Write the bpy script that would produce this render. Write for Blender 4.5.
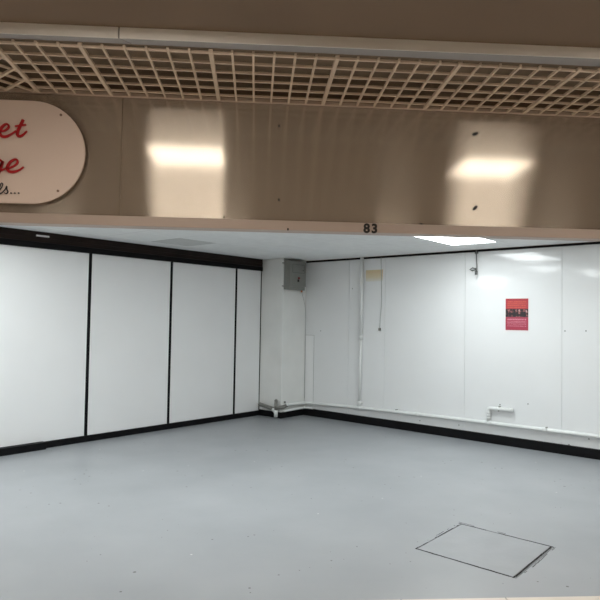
import bpy, bmesh, math, random
from mathutils import Vector, Matrix, noise
random.seed(7)
for o in list(bpy.data.objects): bpy.data.objects.remove(o)
scene = bpy.context.scene
COL = scene.collection
S = math.sqrt(.5)

# ------------------------------------------------------------------ camera
CAM_H = 1.55
FPX = 600.0
def cam_axes(hy=320.0, hs=.0167, vx=8136.0):
    u = Vector((hs, 1, -(hy-300)/FPX)).normalized()
    d = Vector((vx/FPX, -(hy-300+hs*vx)/FPX, -1)); d = (d - u*d.dot(u)).normalized()
    return d, u.cross(d), u
AX, AY, AZ = cam_axes()
cam_d = bpy.data.cameras.new('camera'); cam_d.sensor_width = 36; cam_d.lens = 36; cam_d.clip_start = .02
cam = bpy.data.objects.new('camera', cam_d); COL.objects.link(cam)
M3 = Matrix((AX, AY, AZ)).to_4x4(); M3.translation = (0, 0, CAM_H)
cam.matrix_world = M3
scene.camera = cam

# ------------------------------------------------------------------ world and exposure
w = bpy.data.worlds.new('world'); scene.world = w; w.use_nodes = True
WORLD_STRENGTH = .22
bg = w.node_tree.nodes['Background']; bg.inputs[0].default_value = (1, .74, .54, 1); bg.inputs[1].default_value = WORLD_STRENGTH
vs = scene.view_settings
vs.view_transform = 'Standard'; vs.look = 'None'; vs.gamma = 1; vs.use_curve_mapping = False
vs.exposure = 0.0
SHOP_LIGHT = ((.93, .99, .995), 15.0)      # fluorescent panels in the shop ceiling
MALL_LIGHT = ((1.0, .88, .74), 18.0)      # panels in the concourse ceiling

# ------------------------------------------------------------------ helpers
def new_mat(name):
    m = bpy.data.materials.new(name); m.use_nodes = True
    return m, m.node_tree, m.node_tree.nodes['Principled BSDF']
def mat(name, col, rough=.5, metal=0., var=.0, vscale=4., bump=0., bscale=40., spec=.5, coat=0.):
    m, nt, p = new_mat(name)
    p.inputs['Base Color'].default_value = (*col, 1); p.inputs['Roughness'].default_value = rough
    p.inputs['Metallic'].default_value = metal; p.inputs['Specular IOR Level'].default_value = spec
    if coat: p.inputs['Coat Weight'].default_value = coat; p.inputs['Coat Roughness'].default_value = .08
    geo = nt.nodes.new('ShaderNodeNewGeometry')
    if var:
        n = nt.nodes.new('ShaderNodeTexNoise'); n.inputs['Scale'].default_value = vscale; n.inputs['Detail'].default_value = 5
        nt.links.new(geo.outputs['Position'], n.inputs['Vector'])
        r = nt.nodes.new('ShaderNodeMapRange'); r.inputs[1].default_value = .3; r.inputs[2].default_value = .7
        r.inputs[3].default_value = 1-var; r.inputs[4].default_value = 1+var
        nt.links.new(n.outputs['Fac'], r.inputs[0])
        h = nt.nodes.new('ShaderNodeVectorMath'); h.operation = 'SCALE'; h.inputs[0].default_value = col
        nt.links.new(r.outputs[0], h.inputs['Scale']); nt.links.new(h.outputs[0], p.inputs['Base Color'])
    if bump:
        n = nt.nodes.new('ShaderNodeTexNoise'); n.inputs['Scale'].default_value = bscale; n.inputs['Detail'].default_value = 3
        nt.links.new(geo.outputs['Position'], n.inputs['Vector'])
        b = nt.nodes.new('ShaderNodeBump'); b.inputs['Strength'].default_value = 1; b.inputs['Distance'].default_value = bump
        nt.links.new(n.outputs['Fac'], b.inputs['Height']); nt.links.new(b.outputs[0], p.inputs['Normal'])
    return m
def emit(name, col, strength):
    m, nt, p = new_mat(name)
    p.inputs['Base Color'].default_value = (.8, .8, .8, 1)
    p.inputs['Emission Color'].default_value = (*col, 1); p.inputs['Emission Strength'].default_value = strength
    return m

def wm(o):
    m = o.matrix_basis.copy()
    if o.parent: m = wm(o.parent) @ o.matrix_parent_inverse @ m
    return m
def adopt(o, parent):
    if parent is not None:
        o.parent = parent; o.matrix_parent_inverse = wm(parent).inverted()
def link(name, me, m, loc=(0, 0, 0), rz=0., parent=None):
    o = bpy.data.objects.new(name, me); COL.objects.link(o)
    o.location = loc; o.rotation_euler = (0, 0, rz)
    if m is not None and not me.materials: me.materials.append(m)
    adopt(o, parent); return o
def empty(name, loc=(0, 0, 0), rz=0., parent=None):
    o = bpy.data.objects.new(name, None); COL.objects.link(o); o.empty_display_size = .1
    o.location = loc; o.rotation_euler = (0, 0, rz); adopt(o, parent); return o
def tag(o, label=None, cat=None, group=None, kind=None):
    if label: o['label'] = label
    if cat: o['category'] = cat
    if group: o['group'] = group
    if kind: o['kind'] = kind
    return o
def bm_mesh(bm, name, smooth=False):
    bmesh.ops.recalc_face_normals(bm, faces=bm.faces[:])
    me = bpy.data.meshes.new(name); bm.to_mesh(me); bm.free()
    if smooth:
        for p in me.polygons: p.use_smooth = True
    return me
def box_mesh(name, sx, sy, sz, bev=0., seg=1):
    bm = bmesh.new(); bmesh.ops.create_cube(bm, size=1)
    bmesh.ops.scale(bm, vec=(sx, sy, sz), verts=bm.verts[:])
    if bev: bmesh.ops.bevel(bm, geom=bm.edges[:], offset=bev, segments=seg, profile=.5, affect='EDGES')
    return bm_mesh(bm, name)
RZ = -math.pi/4
CX, CY = .49, 10.22                     # the inner corner of the unit
def R(a, b, z=0.):                      # a runs along the right wall, b along the left wall, from the corner
    return Vector((CX + S*a - S*b, CY - S*a - S*b, z))
def rbox(name, a0, a1, b0, b1, z0, z1, m, parent=None, bev=0., seg=1):     # box in room axes
    return link(name, box_mesh(name, a1-a0, b1-b0, z1-z0, bev, seg), m, R((a0+a1)/2, (b0+b1)/2, (z0+z1)/2), RZ, parent)
def wbox(name, x0, x1, y0, y1, z0, z1, m, parent=None, bev=0., seg=1):     # box in world axes
    return link(name, box_mesh(name, x1-x0, y1-y0, z1-z0, bev, seg), m, ((x0+x1)/2, (y0+y1)/2, (z0+z1)/2), 0, parent)
def tube(name, pts, rad, m, parent=None, n=12, bend=0.):
    pts = [Vector(p) for p in pts]
    if bend and len(pts) > 2:           # round the corners
        q = [pts[0]]
        for i in range(1, len(pts)-1):
            p0, p1, p2 = pts[i-1], pts[i], pts[i+1]
            d0 = (p0-p1).normalized()*min(bend, (p0-p1).length*.45); d2 = (p2-p1).normalized()*min(bend, (p2-p1).length*.45)
            for k in range(6):
                t = k/5; q.append((p1+d0)*(1-t)**2 + p1*2*t*(1-t) + (p1+d2)*t*t)
        q.append(pts[-1]); pts = q
    rads = rad if isinstance(rad, (list, tuple)) else [rad]*len(pts)
    bm = bmesh.new(); rings = []
    t = (pts[1]-pts[0]).normalized(); nrm = t.orthogonal().normalized()
    for i, p in enumerate(pts):
        if i == 0: t = (pts[1]-pts[0])
        elif i == len(pts)-1: t = (pts[i]-pts[i-1])
        else: t = (pts[i+1]-p).normalized() + (p-pts[i-1]).normalized()
        t.normalize(); nrm = (nrm - t*nrm.dot(t)).normalized(); bn = t.cross(nrm)
        rings.append([bm.verts.new(p + (nrm*math.cos(2*math.pi*k/n) + bn*math.sin(2*math.pi*k/n))*rads[i]) for k in range(n)])
    for r0, r1 in zip(rings, rings[1:]):
        for k in range(n): bm.faces.new((r0[k], r0[(k+1) % n], r1[(k+1) % n], r1[k]))
    bm.faces.new(rings[0][::-1]); bm.faces.new(rings[-1])
    me = bm_mesh(bm, name)
    for p in me.polygons: p.use_smooth = len(p.vertices) == 4
    c = sum((v.co for v in me.vertices), Vector())/len(me.vertices)
    rot = Matrix.Rotation(-RZ, 3, 'Z')
    for v in me.vertices: v.co = rot @ (v.co - c)
    return link(name, me, m, c, RZ, parent)
def prism(name, pts, z0, z1, m, parent=None):      # world xy polygon extruded in z
    bm = bmesh.new(); f = bm.faces.new([bm.verts.new((p[0], p[1], z0)) for p in pts])
    e = bmesh.ops.extrude_face_region(bm, geom=[f])
    bmesh.ops.translate(bm, vec=(0, 0, z1-z0), verts=[v for v in e['geom'] if isinstance(v, bmesh.types.BMVert)])
    return link(name, bm_mesh(bm, name), m, (0, 0, 0), 0, parent)

# ------------------------------------------------------------------ materials
def metal_fascia():
    m, nt, p = new_mat('brushed bronze metal')
    N, L = nt.nodes, nt.links
    geo = N.new('ShaderNodeNewGeometry')
    tan = N.new('ShaderNodeCombineXYZ'); tan.inputs[0].default_value = 1
    mp = N.new('ShaderNodeMapping'); mp.inputs['Scale'].default_value = (1.5, 1.5, 260)
    L.new(geo.outputs['Position'], mp.inputs['Vector'])
    n = N.new('ShaderNodeTexNoise'); n.inputs['Scale'].default_value = 3; n.inputs['Detail'].default_value = 4
    L.new(mp.outputs[0], n.inputs['Vector'])
    cr = N.new('ShaderNodeValToRGB')
    cr.color_ramp.elements[0].position = .25; cr.color_ramp.elements[0].color = (.58, .53, .475, 1)
    cr.color_ramp.elements[1].position = .75; cr.color_ramp.elements[1].color = (.66, .61, .55, 1)
    L.new(n.outputs['Fac'], cr.inputs[0])
    g1 = N.new('ShaderNodeBsdfAnisotropic'); g1.inputs['Roughness'].default_value = .27; g1.inputs['Anisotropy'].default_value = .84
    g2 = N.new('ShaderNodeBsdfAnisotropic'); g2.inputs['Roughness'].default_value = .10; g2.inputs['Anisotropy'].default_value = .35
    df = N.new('ShaderNodeBsdfDiffuse'); df.inputs['Color'].default_value = (.42, .365, .31, 1)
    for g in (g1, g2):
        g.inputs['Rotation'].default_value = 0.0
        L.new(tan.outputs[0], g.inputs['Tangent']); L.new(cr.outputs[0], g.inputs['Color'])
    mx = N.new('ShaderNodeMixShader'); mx.inputs[0].default_value = .15
    L.new(g1.outputs[0], mx.inputs[1]); L.new(g2.outputs[0], mx.inputs[2])
    m2 = N.new('ShaderNodeMixShader'); m2.inputs[0].default_value = .22
    L.new(mx.outputs[0], m2.inputs[1]); L.new(df.outputs[0], m2.inputs[2])
    L.new(m2.outputs[0], N['Material Output'].inputs['Surface'])
    return m
def floor_paint():
    m, nt, p = new_mat('grey floor paint')
    N, L = nt.nodes, nt.links
    geo = N.new('ShaderNodeNewGeometry')
    def nz(scale, detail=4):
        n = N.new('ShaderNodeTexNoise'); n.inputs['Scale'].default_value = scale; n.inputs['Detail'].default_value = detail
        L.new(geo.outputs['Position'], n.inputs['Vector']); return n
    base = N.new('ShaderNodeValToRGB'); L.new(nz(1.3, 6).outputs['Fac'], base.inputs[0])
    base.color_ramp.elements[0].position = .3; base.color_ramp.elements[0].color = (.283, .298, .315, 1)
    base.color_ramp.elements[1].position = .7; base.color_ramp.elements[1].color = (.327, .342, .360, 1)
    vo = N.new('ShaderNodeTexVoronoi'); vo.voronoi_dimensions = '2D'; vo.inputs['Scale'].default_value = 5.0; L.new(geo.outputs['Position'], vo.inputs['Vector'])
    ns = nz(2.2, 2)
    thr = N.new('ShaderNodeMapRange'); L.new(ns.outputs['Fac'], thr.inputs[0])
    thr.inputs[1].default_value = .45; thr.inputs[2].default_value = .75; thr.inputs[3].default_value = -.01; thr.inputs[4].default_value = .07
    lt = N.new('ShaderNodeMath'); lt.operation = 'LESS_THAN'; L.new(vo.outputs['Distance'], lt.inputs[0]); L.new(thr.outputs[0], lt.inputs[1])
    mx = N.new('ShaderNodeMix'); mx.data_type = 'RGBA'; L.new(lt.outputs[0], mx.inputs['Factor'])
    L.new(base.outputs[0], mx.inputs['A']); mx.inputs['B'].default_value = (.09, .085, .08, 1)
    vo2 = N.new('ShaderNodeTexVoronoi'); vo2.voronoi_dimensions = '2D'; vo2.inputs['Scale'].default_value = .8; L.new(geo.outputs['Position'], vo2.inputs['Vector'])
    lt2 = N.new('ShaderNodeMath'); lt2.operation = 'LESS_THAN'; L.new(vo2.outputs['Distance'], lt2.inputs[0]); lt2.inputs[1].default_value = .006
    mx2 = N.new('ShaderNodeMix'); mx2.data_type = 'RGBA'; L.new(lt2.outputs[0], mx2.inputs['Factor'])
    L.new(mx.outputs['Result'], mx2.inputs['A']); mx2.inputs['B'].default_value = (.62, .62, .6, 1)
    L.new(mx2.outputs['Result'], p.inputs['Base Color'])
    rr = N.new('ShaderNodeMapRange'); L.new(nz(3, 5).outputs['Fac'], rr.inputs[0]); rr.inputs[3].default_value = .27; rr.inputs[4].default_value = .37
    L.new(rr.outputs[0], p.inputs['Roughness'])
    b = N.new('ShaderNodeBump'); b.inputs['Distance'].default_value = .0003; L.new(nz(9, 4).outputs['Fac'], b.inputs['Height']); L.new(b.outputs[0], p.inputs['Normal'])
    return m
def poster_print():                     # red poster: orange heading lines, dark photo band, pale text lines
    m, nt, p = new_mat('printed poster')
    N, L = nt.nodes, nt.links
    tc = N.new('ShaderNodeTexCoord'); sp = N.new('ShaderNodeSeparateXYZ'); L.new(tc.outputs['Generated'], sp.inputs[0])
    def ramp(elems, src):
        r = N.new('ShaderNodeValToRGB'); r.color_ramp.interpolation = 'CONSTANT'
        while len(r.color_ramp.elements) < len(elems): r.color_ramp.elements.new(.5)
        for e, (po, c) in zip(r.color_ramp.elements, elems): e.position = po; e.color = (*c, 1)
        L.new(src, r.inputs[0]); return r
    red = (.40, .035, .05); red2 = (.38, .04, .075)
    base = ramp([(0, red2), (.40, (.36, .05, .10)), (.415, (.03, .022, .025)), (.67, red)], sp.outputs['Z'])
    org = (.58, .09, .06); pink = (.62, .22, .28)
    rows = [(0, (0, 0, 0))]
    for z, h in ((.12, .022), (.18, .02), (.225, .02), (.265, .02), (.315, .045), (.70, .035), (.755, .04), (.815, .04), (.875, .045)):
        rows += [(z, (1, 1, 1)), (z+h, (0, 0, 0))]
    mask = ramp(rows, sp.outputs['Z'])
    lc = ramp([(0, pink), (.5, org)], sp.outputs['Z'])
    mp = N.new('ShaderNodeMapping'); mp.inputs['Scale'].default_value = (46, 1, 17); L.new(tc.outputs['Generated'], mp.inputs['Vector'])
    nz = N.new('ShaderNodeTexNoise'); nz.inputs['Scale'].default_value = 1; nz.inputs['Detail'].default_value = 2; L.new(mp.outputs[0], nz.inputs['Vector'])
    gt = N.new('ShaderNodeMath'); gt.operation = 'GREATER_THAN'; gt.inputs[1].default_value = .44; L.new(nz.outputs['Fac'], gt.inputs[0])
    inx = ramp([(0, (0, 0, 0)), (.08, (1, 1, 1)), (.92, (0, 0, 0))], sp.outputs['X'])
    a = N.new('ShaderNodeMath'); a.operation = 'MULTIPLY'; L.new(mask.outputs[0], a.inputs[0]); L.new(gt.outputs[0], a.inputs[1])
    a2 = N.new('ShaderNodeMath'); a2.operation = 'MULTIPLY'; L.new(a.outputs[0], a2.inputs[0]); L.new(inx.outputs[0], a2.inputs[1])
    mx = N.new('ShaderNodeMix'); mx.data_type = 'RGBA'; L.new(a2.outputs[0], mx.inputs['Factor']); L.new(base.outputs[0], mx.inputs['A']); L.new(lc.outputs[0], mx.inputs['B'])
    # blurred figures in the photo band
    v = N.new('ShaderNodeTexNoise'); v.inputs['Scale'].default_value = 9; v.inputs['Detail'].default_value = 4; L.new(tc.outputs['Generated'], v.inputs['Vector'])
    vr = N.new('ShaderNodeValToRGB'); vr.color_ramp.elements[0].position = .5; vr.color_ramp.elements[0].color = (.02, .015, .018, 1)
    e = vr.color_ramp.elements[1]; e.position = .72; e.color = (.6, .5, .48, 1)
    e = vr.color_ramp.elements.new(.6); e.color = (.28, .08, .08, 1)
    L.new(v.outputs['Fac'], vr.inputs[0])
    band = ramp([(0, (0, 0, 0)), (.425, (1, 1, 1)), (.665, (0, 0, 0))], sp.outputs['Z'])
    mx2 = N.new('ShaderNodeMix'); mx2.data_type = 'RGBA'; L.new(band.outputs[0], mx2.inputs['Factor']); L.new(mx.outputs['Result'], mx2.inputs['A']); L.new(vr.outputs[0], mx2.inputs['B'])
    L.new(mx2.outputs['Result'], p.inputs['Base Color']); p.inputs['Roughness'].default_value = .4
    return m

def tape_mat():
    m, nt, p = new_mat('yellowed tape')
    N, L = nt.nodes, nt.links
    tc = N.new('ShaderNodeTexCoord'); sp = N.new('ShaderNodeSeparateXYZ'); L.new(tc.outputs['Generated'], sp.inputs[0])
    nz = N.new('ShaderNodeTexNoise'); nz.inputs['Scale'].default_value = 7; L.new(tc.outputs['Generated'], nz.inputs['Vector'])
    ad = N.new('ShaderNodeMath'); ad.operation = 'MULTIPLY_ADD'; L.new(nz.outputs['Fac'], ad.inputs[0]); ad.inputs[1].default_value = .35; L.new(sp.outputs['Z'], ad.inputs[2])
    r = N.new('ShaderNodeValToRGB'); L.new(ad.outputs[0], r.inputs[0])
    e = r.color_ramp.elements; e[0].position = .12; e[0].color = (.78, .79, .76, 1); e[1].position = 1; e[1].color = (.74, .60, .37, 1)
    q = e.new(.55); q.color = (.76, .68, .50, 1)
    L.new(r.outputs[0], p.inputs['Base Color']); p.inputs['Roughness'].default_value = .5
    return m

M = dict(
    fascia=metal_fascia(), floor=floor_paint(), poster=poster_print(),
    white_panel=mat('white laminate panel', (.87, .88, .885), .32, var=.015, vscale=1.5),
    white_board=mat('white glossy wall board', (.84, .855, .86), .09, var=.02, vscale=1.2, bump=.006, bscale=1.6),
    white_paint=mat('white painted plaster', (.82, .83, .81), .45, var=.03, vscale=3, bump=.0008),
    edge=mat('white edging strip', (.88, .90, .90), .3),
    ceil=mat('white ceiling tile', (.84, .855, .85), .7, var=.03, vscale=9, bump=.0006, bscale=120),
    ceil_dull=mat('greyed ceiling tile', (.60, .61, .60), .75, var=.04, vscale=9),
    dark=mat('black painted trim', (.005, .005, .006), .65, var=.2, vscale=5, spec=.15),
    header=mat('dark brown header board', (.014, .007, .005), .55, var=.3, vscale=6, spec=.2),
    seam=mat('grey joint filler', (.42, .44, .44), .8),
    pipe=mat('white painted pipe', (.80, .82, .81), .3, var=.02),
    lag=mat('bare grey pipe', (.23, .23, .21), .6, var=.25, vscale=30),
    box=mat('grey enamelled steel', (.25, .255, .235), .42, var=.04, vscale=12),
    box_dark=mat('dark grey steel', (.12, .125, .12), .45),
    red=mat('red plastic', (.22, .03, .035), .4), black=mat('black plastic', (.012, .012, .013), .4),
    copper=mat('orange plastic tip', (.55, .18, .06), .5),
    steel=mat('galvanised steel', (.30, .30, .30), .4, metal=.7),
    cable=mat('pale grey cable', (.50, .52, .50), .6),
    paper=mat('white paper', (.82, .80, .80), .6),
    beige=mat('beige enamelled steel', (.52, .42, .35), .45, var=.02),
    band=mat('beige painted band', (.43, .36, .32), .5, var=.015),
    grid=mat('beige plastic louvre', (.66, .55, .45), .5),
    brown=mat('brown painted ceiling', (.185, .133, .092), .75, var=.06, vscale=2),
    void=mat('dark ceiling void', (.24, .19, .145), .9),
    trim_shaded=mat('aluminium trim with shade painted in', (.30, .31, .33), .45),  # shade on the trim's underside painted in as a darker grey
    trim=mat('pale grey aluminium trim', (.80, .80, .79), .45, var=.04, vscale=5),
    sign=mat('off white sign board', (.74, .63, .575), .35),
    sign_edge=mat('sign board edge', (.20, .13, .09), .6),
    sign_red=mat('red sign letters', (.42, .012, .018), .3), sign_black=mat('black sign letters', (.018, .012, .02), .4),
    tile=mat('cream floor tile', (.70, .63, .54), .35, var=.06, vscale=6), grout=mat('grey grout', (.20, .18, .16), .9),
    hatch=mat('grey painted steel plate', (.305, .320, .338), .42, var=.05, vscale=5, bump=.0006, bscale=30),
    pit=mat('dirty black gap', (.012, .011, .010), .9),
    opp=mat('brown shop shutters opposite', (.36, .28, .21), .6, var=.15, vscale=2),
    shop_lamp=emit('shop light diffuser', *SHOP_LIGHT), mall_lamp=emit('concourse light diffuser', *MALL_LIGHT),
)

# ------------------------------------------------------------------ floors
L_TRI = (CY-3.35)/S                       # where the walls reach the shop front
HA0, HA1, HB0, HB1 = 4.785, 5.478, 3.197, 3.893
def build_floor():
    bm = bmesh.new()
    g = {}
    def v(a, b):
        k = (round(a, 4), round(b, 4))
        if k not in g: g[k] = bm.verts.new(R(a, b, 0))
        return g[k]
    def f(*ps): bm.faces.new([v(*p) for p in ps])
    T = L_TRI
    f((0, 0), (HA0, 0), (HA0, HB0), (0, HB0)); f((HA0, 0), (HA1, 0), (HA1, HB0), (HA0, HB0)); f((HA1, 0), (T, 0), (T-HB0, HB0), (HA1, HB0))
    f((0, HB0), (HA0, HB0), (HA0, HB1), (0, HB1)); f((HA1, HB0), (T-HB0, HB0), (T-HB1, HB1), (HA1, HB1))
    f((0, HB1), (HA0, HB1), (HA0, T-HA0), (0, T)); f((HA0, HB1), (HA1, HB1), (T-HB1, HB1), (HA0, T-HA0))
    e = bmesh.ops.extrude_face_region(bm, geom=bm.faces[:])
    bmesh.ops.translate(bm, vec=(0, 0, -.06), verts=[x for x in e['geom'] if isinstance(x, bmesh.types.BMVert)])
    return link('floor', bm_mesh(bm, 'floor'), M['floor'])
tag(build_floor(), 'grey painted concrete floor of the empty shop unit', 'floor', kind='structure')
X0, X1 = CX-6.87, CX+6.87
fl = tag(wbox('floor_concourse', X0, X1, -4.2, 3.35, -.06, -.008, M['grout']), 'cream tiled concourse floor in front of the shop', 'floor', kind='structure')
tile_me = box_mesh('tile', .594, .594, .01, .001); tile_me.materials.append(M['tile'])
for i in range(23):
    for j in range(12):
        x, y = X0 + .02 + .3 + i*.6, 3.352 - .3 - j*.6
        if x + .3 < X1 and y > -4: link('tile', tile_me, None, (x, y, -.004), 0, fl)

# floor hatch in its recess
hatch = tag(empty('floor_hatch', R((HA0+HA1)/2, (HB0+HB1)/2, -.06), RZ), 'square grey painted access hatch set in the shop floor with dark gaps around it', 'hatch')
rbox('recess_tray', HA0+.001, HA1-.001, HB0+.001, HB1-.001, -.06, -.03, M['pit'], hatch)
rbox('cover_plate', HA0+.005, HA1-.024, HB0+.005, HB1-.016, -.03, -.0005, M['hatch'], hatch, .002)
rbox('frame_bar', HA1-.012, HA1-.005, HB0+.003, HB1-.003, -.03, -.002, M['hatch'], hatch)

DIRT = bmesh.new()
def dirt_seam(side, lo, hi, across, w0, w1, dens):      # broken line of dirt lying in the worn joint
    bm = DIRT; t = lo
    while t < hi:
        ln = min(random.uniform(.02, .10), hi-t)
        if random.random() < dens:
            o0, o1 = across+random.uniform(-.003, .003), across+random.uniform(-.003, .003); h0, h1 = random.uniform(w0, w1)/2, random.uniform(w0, w1)/2
            q = [(t, o0-h0), (t+ln, o1-h1), (t+ln, o1+h1), (t, o0+h0)]
            if side == 'b': q = [(y, x) for x, y in q]
            lo_ = [bm.verts.new(R(*p, .0002)) for p in q]; up = [bm.verts.new(R(*p, .0009)) for p in q]
            bm.faces.new(up); bm.faces.new(lo_[::-1])
            for k in range(4): bm.faces.new((lo_[k], lo_[(k+1) % 4], up[(k+1) % 4], up[k]))
        t += ln
dirt_seam('a', HA0, HA1, HB1-.006, .008, .016, .9)
dirt_seam('b', HB0, HB1, HA1-.016, .008, .014, .92)
dirt_seam('b', HB0-.02, HB1-.1, HA1+.010, .003, .006, .6)
dirt_seam('a', HA0-.02, HA1, HB0, .004, .009, .75)
dirt_seam('a', HA0-.03, HA1-.2, HB0-.022, .003, .006, .45)
dirt_seam('b', HB0-.02, HB1, HA0, .004, .008, .65)
dirt_seam('b', HB0, HB1-.2, HA0-.018, .002, .005, .35)
tag(link('joint_dirt', bm_mesh(DIRT, 'joint_dirt'), M['pit'], (0, 0, 0), 0, hatch), kind='stuff')

# ------------------------------------------------------------------ shop walls
CEIL = 2.525
CA, CB = .48, .57
wl = tag(rbox('wall_left', -.14, -.02, -.12, L_TRI, 0, CEIL, M['dark']), 'wall of tall white panels with black joints on the left of the unit', 'wall', kind='structure')
joints = [CB+.012, 1.127, 2.373, 3.62, 4.87, 6.12, 7.37, 8.62, L_TRI]
for i, (b0, b1) in enumerate(zip(joints, joints[1:])):
    g0 = .006 if i == 0 else .024
    p = rbox('wall_panel', -.02, 0, b0+g0, b1-.024, .072, 2.338, M['white_panel'], wl, .002)
    for bb in (b0+g0+.001, b1-.024-.017):
        rbox('edge_strip', 0, .005, bb, bb+.016, .074, 2.336, M['edge'], p, .001)
    if i+2 < len(joints): rbox('joint_strip', -.02, -.006, b1-.024, b1+.024, .072, 2.338, M['dark'], wl)
hd = tag(rbox('trim_1', -.02, .05, CB+.03, L_TRI-.1, 2.405, CEIL, M['header']), 'dark brown header board above the white wall panels', 'trim', kind='structure')
rbox('lower_rail', -.02, .03, CB+.002, L_TRI-.1, 2.338, 2.405, M['dark'], hd)
rbox('face_bead', .05, .056, CB+.03, L_TRI-.1, 2.452, 2.462, M['header'], hd)
tag(rbox('door_closer_plate', .05, .066, 4.19, 4.345, 2.466, 2.486, M['paper'], None, .003), 'small pale plate on the dark header above the leftmost panel', 'plate')
bl = tag(rbox('baseboard_left', -.02, .025, CB+.002, 4.16, 0, .076, M['dark'], None, .003), 'black skirting under the white wall panels', 'baseboard', kind='structure')
rbox('skirting_board', -.02, .085, 4.16, L_TRI, 0, .082, M['dark'], bl, .003)

wr = tag(rbox('wall_right', -.12, L_TRI, -.12, -.014, 0, CEIL, M['seam']), 'glossy white boarded wall on the right of the unit', 'wall', kind='structure')
seams = [.0, 1.356, 2.016, 3.285, 4.539, 5.79, 7.04, 8.29, L_TRI]
for a0, a1 in zip(seams, seams[1:]):
    rbox('wall_board', a0+.0015, a1-.0015, -.014, 0, .09, 2.497, M['white_board'], wr, .001)
rbox('access_panel', CA+.012, .662, 0, .005, .20, 1.302, M['white_panel'], wr, .001)
rbox('panel_gap', .662, .6665, 0, .0015, .20, 1.304, M['box'], wr)
rbox('panel_gap', CA+.012, .6665, 0, .0015, 1.302, 1.306, M['box'], wr)
scr_me = box_mesh('screw', .014, .006, .014, .003); scr_me.materials.append(M['box_dark'])
for a, z in ((3.212, .173), (4.623, .119), (4.845, .216), (3.777, .505), (4.135, .55), (4.575, 1.471), (4.812, 1.477), (2.62, .16), (.80, 1.38), (1.42, 2.05)):
    link('screw', scr_me, None, R(a, .002, z), RZ, wr)
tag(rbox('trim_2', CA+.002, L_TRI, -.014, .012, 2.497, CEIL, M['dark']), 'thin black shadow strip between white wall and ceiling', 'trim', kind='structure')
tag(rbox('baseboard_right', CA+.002, L_TRI, -.014, .045, 0, .112, M['dark'], None, .003), 'black skirting under the right white wall', 'baseboard', kind='structure')

col = tag(rbox('wall_column', 0, CA, 0, CB, 0, CEIL, M['white_paint'], None, .008, 2), 'white painted pillar boxed into the far corner', 'pillar', kind='structure')
bb = tag(empty('baseboard_column', R(CA, CB, 0), RZ), 'black skirting around the foot of the corner pillar', 'baseboard', kind='structure')
rbox('skirting_board', .022, CA+.02, CB, CB+.02, 0, .095, M['dark'], bb, .003)
rbox('skirting_board', CA, CA+.02, .022, CB, 0, .095, M['dark'], bb, .003)

# ------------------------------------------------------------------ shop ceiling: tiles on a room-aligned 0.6 m module, light panels
ce = tag(prism('ceiling', [R(-.1, -.1), R(L_TRI-.1, -.1), R(-.1, L_TRI-.1)], CEIL+.02, CEIL+.08, M['ceil_dull']), 'white tiled ceiling inside the shop unit', 'ceiling', kind='structure')
OA, OB, PT = -.2, -.58, .6
lamp_cells = set()
LAMP_LIST = [(6, 2, 'bright ceiling light panel in view below the shop front band'), (2, 9, 'unseen ceiling light panel added behind the shop front to brighten the left wall'),  # only the first panel is in view, the others are added for brightness
             (5, 6, 'unseen ceiling light panel added behind the shop front in mid room'), (9, 3, 'unseen ceiling light panel added far along the right wall'),
             (1, 11, 'unseen ceiling light panel added far along the left wall'), (6, 8, 'unseen ceiling light panel added nearest the opening left of the hatch')]
for i, j, _ in LAMP_LIST: lamp_cells |= {(i, j), (i, j+1)}
tile2 = box_mesh('ceiling_tile', .592, .592, .02, .002); tile2.materials.append(M['ceil'])
def clip_poly(a0, a1, b0, b1, T):
    pts = [(max(a0, 0), max(b0, 0)), (a1, max(b0, 0)), (a1, b1), (max(a0, 0), b1)]
    out = []
    for k, p in enumerate(pts):
        q = pts[(k+1) % 4]; sp, sq = sum(p)-T, sum(q)-T
        if sp <= 0: out.append(p)
        if sp*sq < 0: t = sp/(sp-sq); out.append((p[0]+(q[0]-p[0])*t, p[1]+(q[1]-p[1])*t))
    return out
for i in range(18):
    for j in range(18):
        if (i, j) in lamp_cells: continue
        a0, b0 = OA+PT*i+.002, OB+PT*j+.002; a1, b1 = a0+.596, b0+.596
        T = L_TRI-.14
        if a1 <= 0.02 or b1 <= 0.02 or a0+b0 >= T-.05: continue
        dull = (i, j) == (1, 5)
        if a0 > 0 and b0 > 0 and a1+b1 < T:
            if dull: rbox('ceiling_tile', a0, a1, b0, b1, CEIL, CEIL+.02, M['ceil_dull'], ce, .002)
            else: link('ceiling_tile', tile2, None, R((a0+a1)/2, (b0+b1)/2, CEIL+.01), RZ, ce)
        else:
            ps = clip_poly(a0, a1, b0, b1, T)
            if len(ps) > 2: prism('ceiling_tile', [R(*q) for q in ps], CEIL, CEIL+.02, M['ceil'], ce)
for i, j, lab in LAMP_LIST:
    a0, b0 = OA+PT*i, OB+PT*j
    t = tag(empty('ceiling_light', R(a0+.3, b0+.6, CEIL), RZ), lab, 'light', 'light panels in the shop ceiling')
    rbox('diffuser', a0+.02, a0+.58, b0+.02, b0+1.18, CEIL-.002, CEIL+.012, M['shop_lamp'], t)
    for q in ((a0+.003, a0+.02, b0+.003, b0+1.197), (a0+.58, a0+.597, b0+.003, b0+1.197), (a0+.02, a0+.58, b0+.003, b0+.02), (a0+.02, a0+.58, b0+1.18, b0+1.197)):
        rbox('frame_rail', *q, CEIL-.005, CEIL+.018, M['edge'], t)

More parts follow.
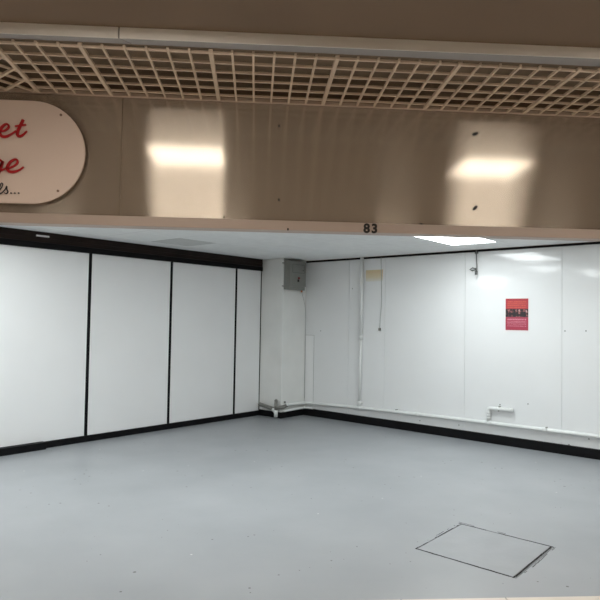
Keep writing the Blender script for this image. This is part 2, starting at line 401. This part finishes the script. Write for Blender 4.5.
# ------------------------------------------------------------------ shop front: fascia, band, concourse ceiling, louvre
FY = 3.35
fz0, fz1 = 2.105, 2.765
wf = tag(wbox('wall_front', X0, X1, FY+.012, FY+.09, 2.06, 2.86, M['brown']), 'brushed bronze metal fascia above the shop opening', 'wall', kind='structure')
fs = [X0, -3.20, -.755, 3.05, X1]
for x0, x1 in zip(fs, fs[1:]):
    wbox('metal_panel', x0+.002, x1-.002, FY, FY+.012, fz0, fz1, M['fascia'], wf, .0015)
wbox('panel_joint', -.7575, -.7525, FY-.001, FY+.011, fz0, fz1, M['void'], wf)
def blob(name, pts, y, m, parent, th=.003):
    bm = bmesh.new(); f = bm.faces.new([bm.verts.new((p[0], y, p[1])) for p in pts])
    e = bmesh.ops.extrude_face_region(bm, geom=[f]); bmesh.ops.translate(bm, vec=(0, -th, 0), verts=[v for v in e['geom'] if isinstance(v, bmesh.types.BMVert)])
    return link(name, bm_mesh(bm, name), m, (0, 0, 0), 0, parent)
def ell(x, z, rx, rz, ang, n=10):
    c, s = math.cos(ang), math.sin(ang)
    return [(x + rx*math.cos(t)*c - rz*math.sin(t)*s, z + rx*math.cos(t)*s + rz*math.sin(t)*c) for t in [2*math.pi*k/n for k in range(n)]]
for x, z, rx, rz_, an in ((.112, 2.641, .005, .007, 0), (.119, 2.222, .005, .007, .4), (1.245, 2.641, .019, .009, .35), (1.248, 2.211, .018, .009, .8)):
    blob('fixing_residue', ell(x, z, rx, rz_, an), FY, M['black'], wf)
bd = tag(wbox('trim_3', X0, X1, FY-.012, FY+.09, 2.05, fz0, M['band'], None, .002), 'beige band along the bottom of the metal fascia', 'trim', kind='structure')
blob('chip', ell(.172, 2.056, .005, .008, 0), FY-.012, M['black'], bd, .001)
blob('chip', ell(.93, 2.108, .008, .005, -.5), FY-.0125, M['black'], bd, .001)
blob('chip', ell(-.185, 2.113, .006, .004, 0), FY-.0125, M['black'], bd, .001)
tag(wbox('trim_4', X0, X1, FY-.022, FY, 2.765, 2.785, M['beige'], None, .002), 'beige edge angle where the louvre ceiling meets the fascia', 'trim', kind='structure')

MZ = 2.83                                # concourse ceiling
def yf(x): return 2.652 - .0175*(x-.2)    # front and back lines of the grey trim
def yb(x): return 2.717 - .004*(x-.2)
MALL_LAMPS = [(-.56, 1.935), (1.91, 1.90), (-3.03, 1.95), (4.38, 1.90), (-.40, -2.2), (2.07, -2.2), (4.54, -2.2), (-2.87, -2.2)]
def mall_ceiling():
    xs = sorted({X0, X1, *[x+d for x, _ in MALL_LAMPS for d in (-.3, .3)]})
    o = tag(empty('ceiling_concourse', (0, 0, MZ)), 'brown painted concourse ceiling in front of the shop', 'ceiling', kind='structure')
    for xa, xb in zip(xs, xs[1:]):
        ys = sorted([(y-.3, y+.3) for x, y in MALL_LAMPS if xa >= x-.301 and xb <= x+.301])
        lo = -4.2
        for y0, y1 in ys:
            prism('ceiling_slab', [(xa, lo), (xb, lo), (xb, y0), (xa, y0)], MZ, MZ+.04, M['brown'], o); lo = y1
        prism('ceiling_slab', [(xa, lo), (xb, lo), (xb, yf(xb)+.03), (xa, yf(xa)+.03)], MZ, MZ+.04, M['brown'], o)
mall_ceiling()
LN = ['left of centre above the shop front, its glow mirrored beside the sign', 'right of centre above the shop front, its glow mirrored above the band', 'far left of the shop front row', 'far right of the shop front row',
      'left of centre in the row behind the viewer', 'right of centre in the row behind the viewer', 'far right in the row behind the viewer', 'far left in the row behind the viewer']
for (x, y), nme in zip(MALL_LAMPS, LN):
    t = tag(empty('concourse_light', (x, y, MZ)), 'square ceiling light ' + nme, 'light', 'square lights in the concourse ceiling')
    wbox('diffuser', x-.285, x+.285, y-.285, y+.285, MZ+.004, MZ+.03, M['mall_lamp'], t)
    for q in ((x-.3, x-.285, y-.3, y+.3), (x+.285, x+.3, y-.3, y+.3), (x-.285, x+.285, y-.3, y-.285), (x-.285, x+.285, y+.285, y+.3)):
        wbox('frame_rail', *q, MZ-.004, MZ+.03, M['trim'], t)
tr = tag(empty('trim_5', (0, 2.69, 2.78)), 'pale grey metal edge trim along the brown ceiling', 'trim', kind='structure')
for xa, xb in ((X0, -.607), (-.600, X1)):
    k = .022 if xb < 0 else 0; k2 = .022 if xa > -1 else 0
    prism('trim_length', [(xa-k2, yf(xa)), (xb-k, yf(xb)), (xb+k, yb(xb)), (xa+k2, yb(xa))], 2.782, MZ-.0005, M['trim_shaded'], tr)
    prism('trim_face', [(xa-k2, yf(xa)-.004), (xb-k-.002, yf(xb)-.004), (xb-k, yf(xb)), (xa-k2, yf(xa))], 2.780, MZ-.0005, M['trim'], tr)  # paler colour paints in the light on the front face
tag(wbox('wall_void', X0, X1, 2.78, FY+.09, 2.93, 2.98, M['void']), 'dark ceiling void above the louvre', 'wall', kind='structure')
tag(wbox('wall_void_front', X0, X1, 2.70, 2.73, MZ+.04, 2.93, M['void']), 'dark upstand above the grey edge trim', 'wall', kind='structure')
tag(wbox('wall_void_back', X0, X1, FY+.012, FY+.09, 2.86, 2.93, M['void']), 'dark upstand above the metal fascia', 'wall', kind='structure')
tag(wbox('wall_opposite', X0, X1, -4.3, -4.2, 0, MZ, M['opp']), 'brown shuttered wall across the concourse', 'wall', kind='structure')

GZ0, GZ1 = 2.765, 2.779
lv = tag(empty('ceiling_louvre', (0, 3.05, GZ0)), 'beige egg-crate louvre ceiling between trim and fascia', 'ceiling', kind='structure')
PC = .0973; XW = -.811
GY0, GY1 = 2.722, FY-.022
thin_me = box_mesh('slat', .011, GY1-GY0, GZ1-GZ0, .001); thin_me.materials.append(M['grid'])
wide_me = box_mesh('rail', .020, GY1-GY0, GZ1-GZ0+.004, .0015); wide_me.materials.append(M['grid'])
NK = 50
for k in range(-4, NK):
    wide = k % 6 == 0 or k == -4
    link('rail' if wide else 'slat', wide_me if wide else thin_me, None, (XW+PC*k, (GY0+GY1)/2, (GZ0+GZ1)/2 - (.001 if wide else 0)), 0, lv)
edges = [XW+PC*k for k in range(-4, NK) if k % 6 == 0 or k == -4]
for xa, xb in zip(edges, edges[1:]):
    me = box_mesh('slat', xb-xa-.020, .011, GZ1-GZ0-.002, .001); me.materials.append(M['grid'])
    for r in range(6):
        link('slat', me, None, ((xa+xb)/2, 2.744+.1045*r, (GZ0+GZ1)/2), 0, lv)
# louvre turned to 45 degrees beyond the left end rail
gx0, gx1 = -3.1, XW-PC*4-.012
def clip_line(px, py, dx, dy):
    t0, t1 = -99, 99
    for p, d, lo, hi in ((px, dx, gx0, gx1), (py, dy, GY0, GY1)):
        ta, tb = (lo-p)/d, (hi-p)/d
        t0, t1 = max(t0, min(ta, tb)), min(t1, max(ta, tb))
    return t0, t1
for fam in (0, 1):
    dx, dy = (S, -S) if fam == 0 else (S, S)
    for k in range(-30, 31):
        if fam == 0: c = 1.951 + k*PC*math.sqrt(2); px, py = c-3.0, 3.0
        else: c = 4.276 + k*PC*math.sqrt(2); px, py = 3.0-c, 3.0
        t0, t1 = clip_line(px, py, dx, dy)
        if t1-t0 < .03: continue
        wd = .014 if fam == 0 else .008
        me = box_mesh('slat', t1-t0, wd, GZ1-GZ0-(.002 if fam else 0), .001); me.materials.append(M['grid'])
        tm = (t0+t1)/2
        link('slat', me, None, (px+dx*tm, py+dy*tm, (GZ0+GZ1)/2 + (.001 if fam else 0)), math.atan2(dy, dx), lv)

# ------------------------------------------------------------------ number 83
def text_mesh(ch, size, off, th):
    cu = bpy.data.curves.new('digit', 'FONT'); cu.body = ch; cu.size = size; cu.offset = off; cu.extrude = th; cu.align_x = 'CENTER'; cu.resolution_u = 4
    o = bpy.data.objects.new('digit', cu); COL.objects.link(o)
    bpy.context.view_layer.update()
    me = bpy.data.meshes.new_from_object(o.evaluated_get(bpy.context.evaluated_depsgraph_get()))
    bpy.data.objects.remove(o); bpy.data.curves.remove(cu); me.name = 'digit'
    return me
num = tag(empty('unit_number', (.64, FY-.013, 2.052)), 'black number 83 on the beige band under the fascia', 'number')
for ch, x in (('8', .617), ('3', .662)):
    me = text_mesh(ch, .072, .0030, .001)
    me.materials.clear(); me.materials.append(M['black'])
    o = link('digit', me, None, (x, FY-.013, 2.0495), 0); o.rotation_euler = (math.pi/2, 0, 0); adopt(o, num)

# ------------------------------------------------------------------ sign board
def pix(px, py, y):                       # pixel to a point on the vertical plane at y
    r = Vector(((px-300)/FPX, (300-py)/FPX, -1)); r = Vector((AX.dot(r), AY.dot(r), AZ.dot(r)))
    return Vector((0, 0, CAM_H)) + r*(y/r.y)
sg = tag(empty('shop_sign', (-1.9, FY, 2.14)), 'off white round-ended sign board with red and black script lettering', 'sign')
SY = FY-.035
def stadium(x0, x1, zc, r, n=24):
    pts = [(x1-r + r*math.sin(math.pi*k/n), zc + r*math.cos(math.pi*k/n)) for k in range(n+1)]
    pts += [(x0+r - r*math.sin(math.pi*k/n), zc - r*math.cos(math.pi*k/n)) for k in range(n+1)]
    return pts
blob('board_edge', stadium(-3.02, -.938, 2.431, .282), SY+.013, M['sign_edge'], sg, .010)
blob('board', stadium(-3.022, -.940, 2.431, .279), SY+.003, M['sign'], sg, .012)
yF = SY-.009
for px, py in ((61, 115), (58, 191)):
    p = pix(px, py, yF); blob('screw', ell(p.x, p.z, .007, .007, 0), yF, M['sign_edge'], sg, .003)
    wbox('standoff', p.x-.008, p.x+.008, SY+.013, FY, p.z-.008, p.z+.008, M['steel'], sg)
def stroke(name, zpts, wpx, m, parent, th=.008, y=None, stand=.004):   # calligraphic stroke through points, in a 5x zoom of the sign
    P = [pix(a/5, 90+b/5, yF) for a, b in zpts]
    n = len(P); out = []; wd = wpx if isinstance(wpx, list) else [wpx]*n
    for i in range(n-1):
        p0, p1, p2, p3 = P[max(i-1, 0)], P[i], P[i+1], P[min(i+2, n-1)]
        for k in range(6):
            t = k/6
            q = .5*((2*p1) + (p2-p0)*t + (2*p0-5*p1+4*p2-p3)*t*t + (3*p1-p0-3*p2+p3)*t**3)
            out.append((q, wd[i]+(wd[i+1]-wd[i])*t))
    out.append((P[-1], wd[-1]))
    bm = bmesh.new(); rows = []
    for i, (q, wv) in enumerate(out):
        d = out[min(i+1, len(out)-1)][0] - out[max(i-1, 0)][0]; d = Vector((d.x, 0, d.z)).normalized()
        s = Vector((-d.z, 0, d.x))*wv*.00105*.5
        yb_ = yF-stand
        rows.append([bm.verts.new((q.x+s.x*e, yb_-th*f, q.z+s.z*e)) for e, f in ((-1, 0), (1, 0), (1, 1), (-1, 1))])
    for r0, r1 in zip(rows, rows[1:]):
        for k in range(4): bm.faces.new((r0[k], r0[(k+1) % 4], r1[(k+1) % 4], r1[k]))
    bm.faces.new(rows[0]); bm.faces.new(rows[-1][::-1])
    return link(name, bm_mesh(bm, name), m, (0, 0, 0), 0, parent)
RD, BK = M['sign_red'], M['sign_black']
stroke('letter_e', [(2, 212), (28, 205), (46, 190), (44, 176), (30, 174), (10, 192), (2, 216), (12, 233), (34, 235), (62, 222), (84, 206)], [8, 9, 10, 9, 10, 14, 15, 15, 13, 9, 8], RD, sg)
t_ = stroke('letter_t', [(119, 150), (110, 170), (96, 200), (90, 222), (98, 234), (116, 228), (138, 208)], [13, 14, 15, 15, 14, 10, 6], RD, sg)
stroke('cross_bar', [(78, 184), (100, 181), (134, 176)], [6, 9, 7], RD, t_, stand=.0045)
stroke('letter_g', [(14, 360), (-2, 352), (-28, 372), (-30, 398), (-12, 402), (8, 378), (17, 358), (6, 392), (-16, 438), (-42, 452), (-44, 436), (-18, 416), (14, 402), (38, 392)], [11, 11, 14, 14, 12, 10, 13, 15, 15, 12, 9, 8, 8, 8], RD, sg)
stroke('letter_e', [(38, 394), (66, 386), (88, 370), (90, 353), (74, 350), (52, 366), (40, 390), (48, 408), (72, 411), (100, 402), (122, 386)], [8, 9, 10, 9, 10, 14, 15, 15, 13, 9, 6], RD, sg)
stroke('letter_l', [(-18, 520), (4, 498), (16, 474), (10, 466), (2, 482), (-4, 506), (2, 520), (16, 512)], [4, 4, 4, 4, 5, 6, 6, 4], BK, sg, .004)
stroke('letter_s', [(14, 513), (28, 498), (36, 482), (36, 496), (42, 510), (34, 519), (22, 514)], [4, 4, 5, 6, 6, 5, 4], BK, sg, .004)
for x in (56, 75, 94):
    p = pix(x/5, 90+516/5, yF); blob('dot', ell(p.x, p.z, .0042, .0042, 0), yF, BK, sg, .004)

# ------------------------------------------------------------------ electrical box on the pillar
eb = tag(empty('fuse_box', R(CA, .355, 2.03), RZ), 'grey metal electrical box high on the corner pillar', 'electrical box')
rbox('body', CA, CA+.10, .15, .555, 2.03, 2.50, M['box'], eb, .006, 2)
dr = rbox('door', CA+.10, CA+.125, .156, .55, 2.085, 2.485, M['box'], eb, .006, 2)
for q in ((.20, .49, 2.43, 2.436), (.20, .49, 2.30, 2.306), (.20, .206, 2.30, 2.436), (.484, .49, 2.30, 2.436)):
    rbox('flap_rim', CA+.125, CA+.129, *q, M['box_dark'], dr)
rbox('flap', CA+.125, CA+.128, .208, .482, 2.309, 2.427, M['box'], dr)
rbox('flap_catch', CA+.128, CA+.136, .225, .245, 2.335, 2.355, M['box_dark'], dr)
rbox('switch', CA+.125, CA+.138, .315, .36, 2.20, 2.235, M['red'], dr, .004)
rbox('switch', CA+.125, CA+.138, .335, .37, 2.155, 2.195, M['black'], dr, .004)
for z in (2.075, 2.44): rbox('bracket', CA, CA+.012, .555, .60 if z < 2.2 else .60, z, z+.015, M['steel'], eb)
rbox('cable_gland', CA+.04, CA+.065, .165, .19, 2.0, 2.03, M['copper'], eb, .004)
tube('cable', [R(CA+.052, .178, 2.01), R(CA+.045, .12, 1.9), R(CA+.006, .016, 1.75), R(CA+.006, .012, .9), R(CA+.006, .012, .26)], .0035, M['cable'], eb, 6, .08)

# ------------------------------------------------------------------ pipes
hp = tag(empty('heating_pipe', R(CA, .04, 0), RZ), 'long white painted pipe running low along the right wall', 'pipe')
def ph(a): return .20 + .07*(1-math.exp(-(a-.5)/1.6)) if a > .5 else .20
run = [R(CA+.045, CB-.115, .215), R(CA+.045, .05, .20)] + [R(a, .042, ph(a)) for a in (.7, 1.1, 1.6, 2.2, 3, 4, 5, 6.5, 8, 9.2)]
tube('pipe_run', run, .024, M['pipe'], hp, 14, .05)
tube('lower_pipe', [R(CA+.04, CB-.03, .115), R(CA+.04, .06, .125), R(.7, .045, .13)], .017, M['pipe'], hp, 12, .05)
for a in (1.61, 3.64, 4.36, 2.6, 6.1): tube('sleeve', [R(a-.03, .042, ph(a)-.0008), R(a+.03, .042, ph(a)+.0008)], .029, M['pipe'], hp, 14)
for a in (2.25, 4.37, 5.6): rbox('pipe_clip', a-.008, a+.008, 0, .05, ph(a)+.022, ph(a)+.034, M['box'], hp, .002)
br = tube('branch_pipe', [R(3.64, .042, ph(3.64)), R(3.64, .042, .45), R(3.95, .042, .455)], .024, M['pipe'], hp, 14, .03)
tube('end_cap', [R(3.935, .042, .455), R(3.965, .042, .455)], .027, M['pipe'], br, 14)
for z in (.325, .36, .395): tube('collar', [R(3.64, .042, z-.008), R(3.64, .042, z+.008)], .029, M['pipe'], br, 14)
rbox('saddle_clip', 3.775, 3.79, 0, .05, .475, .488, M['box'], br, .002)
rbox('saddle_clip', 3.775, 3.79, .04, .07, .425, .435, M['box'], br, .002)

vp = tag(empty('drop_pipe', R(1.61, .03, 0), RZ), 'white vertical pipe boxed against the right wall beside the yellowed tape', 'pipe')
tube('upper_pipe', [R(1.615, .034, 1.30), R(1.615, .034, 2.52)], .026, M['pipe'], vp, 14)
tube('lower_pipe', [R(1.60, .034, .28), R(1.612, .034, 1.30)], .021, M['pipe'], vp, 14)
tube('coupling', [R(1.613, .034, 1.27), R(1.614, .034, 1.33)], .029, M['pipe'], vp, 14)
tube('foot_joint', [R(1.60, .034, .267), R(1.60, .034, .335)], .033, M['pipe'], vp, 14)
rbox('saddle_clip', 1.55, 1.65, 0, .03, .305, .325, M['pipe'], vp, .003)

sv = tag(empty('stop_valve', R(CA-.05, CB+.04, 0), RZ), 'grey and white pipe valve at the foot of the corner pillar', 'valve')
tube('feed_pipe', [R(.05, CB+.045, .185), R(.30, CB+.045, .15), R(.38, CB+.05, .135)], .029, M['lag'], sv, 12, .03)
tube('tee_body', [R(.36, CB+.055, .14), R(.425, CB+.055, .095)], [.028, .034], M['pipe'], sv, 12)
tube('spout', [R(.425, CB+.055, .13), R(.425, CB+.055, .02)], [.032, .03], M['pipe'], sv, 12)
tube('riser', [R(.425, CB+.055, .12), R(.425, CB+.055, .28)], .027, M['lag'], sv, 12)
tube('riser_cap', [R(.425, CB+.055, .28), R(.425, CB+.055, .30)], [.027, .016], M['lag'], sv, 12)
tube('link_pipe', [R(.43, CB+.05, .17), R(CA+.05, CB+.02, .18), R(CA+.045, CB-.09, .20)], .027, M['lag'], sv, 12, .04)
tube('union', [R(CA+.045, CB-.06, .21), R(CA+.045, CB-.11, .215)], .031, M['pipe'], sv, 12)
rbox('union_clip', CA, CA+.03, CB-.08, CB-.065, .235, .262, M['box'], sv)

# ------------------------------------------------------------------ small things on the right wall
po = tag(empty('poster', R(3.99, .004, 1.455), RZ), 'red printed poster with a dark photo band on the right wall', 'poster')
rbox('paper_sheet', 3.836, 4.146, .0005, .003, 1.445, 1.880, M['paper'], po)
o = rbox('printed_area', 3.845, 4.135, .003, .004, 1.466, 1.868, M['poster'], po); o['label'] = 'red print with orange heading and pale text lines'
tp = tag(rbox('tape_patch', 1.668, 1.974, .0005, .003, 2.15, 2.325, tape_mat(), None, .001), 'yellowed strip of tape between the vertical pipe and hanging cable', 'tape')
hc = tag(empty('hanging_cable', R(1.95, .012, 2.5), RZ), 'thin cable hanging down the right wall with a small connector', 'cable')
tube('cord', [R(1.945, .014, 2.505), R(1.955, .010, 2.2), R(1.964, .010, 1.85), R(1.945, .012, 1.6), R(1.938, .014, 1.45)], .0045, M['cable'], hc, 6)
rbox('connector', 1.918, 1.955, .004, .03, 1.41, 1.45, M['lag'], hc, .004)
hk = tag(empty('cable_bracket', R(3.452, .02, 2.5), RZ), 'dark hanging rod with a side clip below the ceiling on the right wall', 'bracket')
tube('rod', [R(3.45, .02, 2.515), R(3.455, .02, 2.30), R(3.452, .02, 2.20)], .009, M['steel'], hk, 8)
rbox('rod_plate', 3.43, 3.475, .012, .02, 2.47, 2.497, M['box_dark'], hk)
tube('side_clip', [R(3.452, .03, 2.27), R(3.40, .03, 2.285), R(3.365, .03, 2.262), R(3.40, .03, 2.245), R(3.452, .03, 2.262)], .007, M['box_dark'], hk, 8)
rbox('clip_block', 3.438, 3.468, .012, .04, 2.19, 2.24, M['box_dark'], hk, .003)
tube('white_tip', [R(3.452, .024, 2.19), R(3.453, .024, 2.14)], [.010, .007], M['paper'], hk, 8)
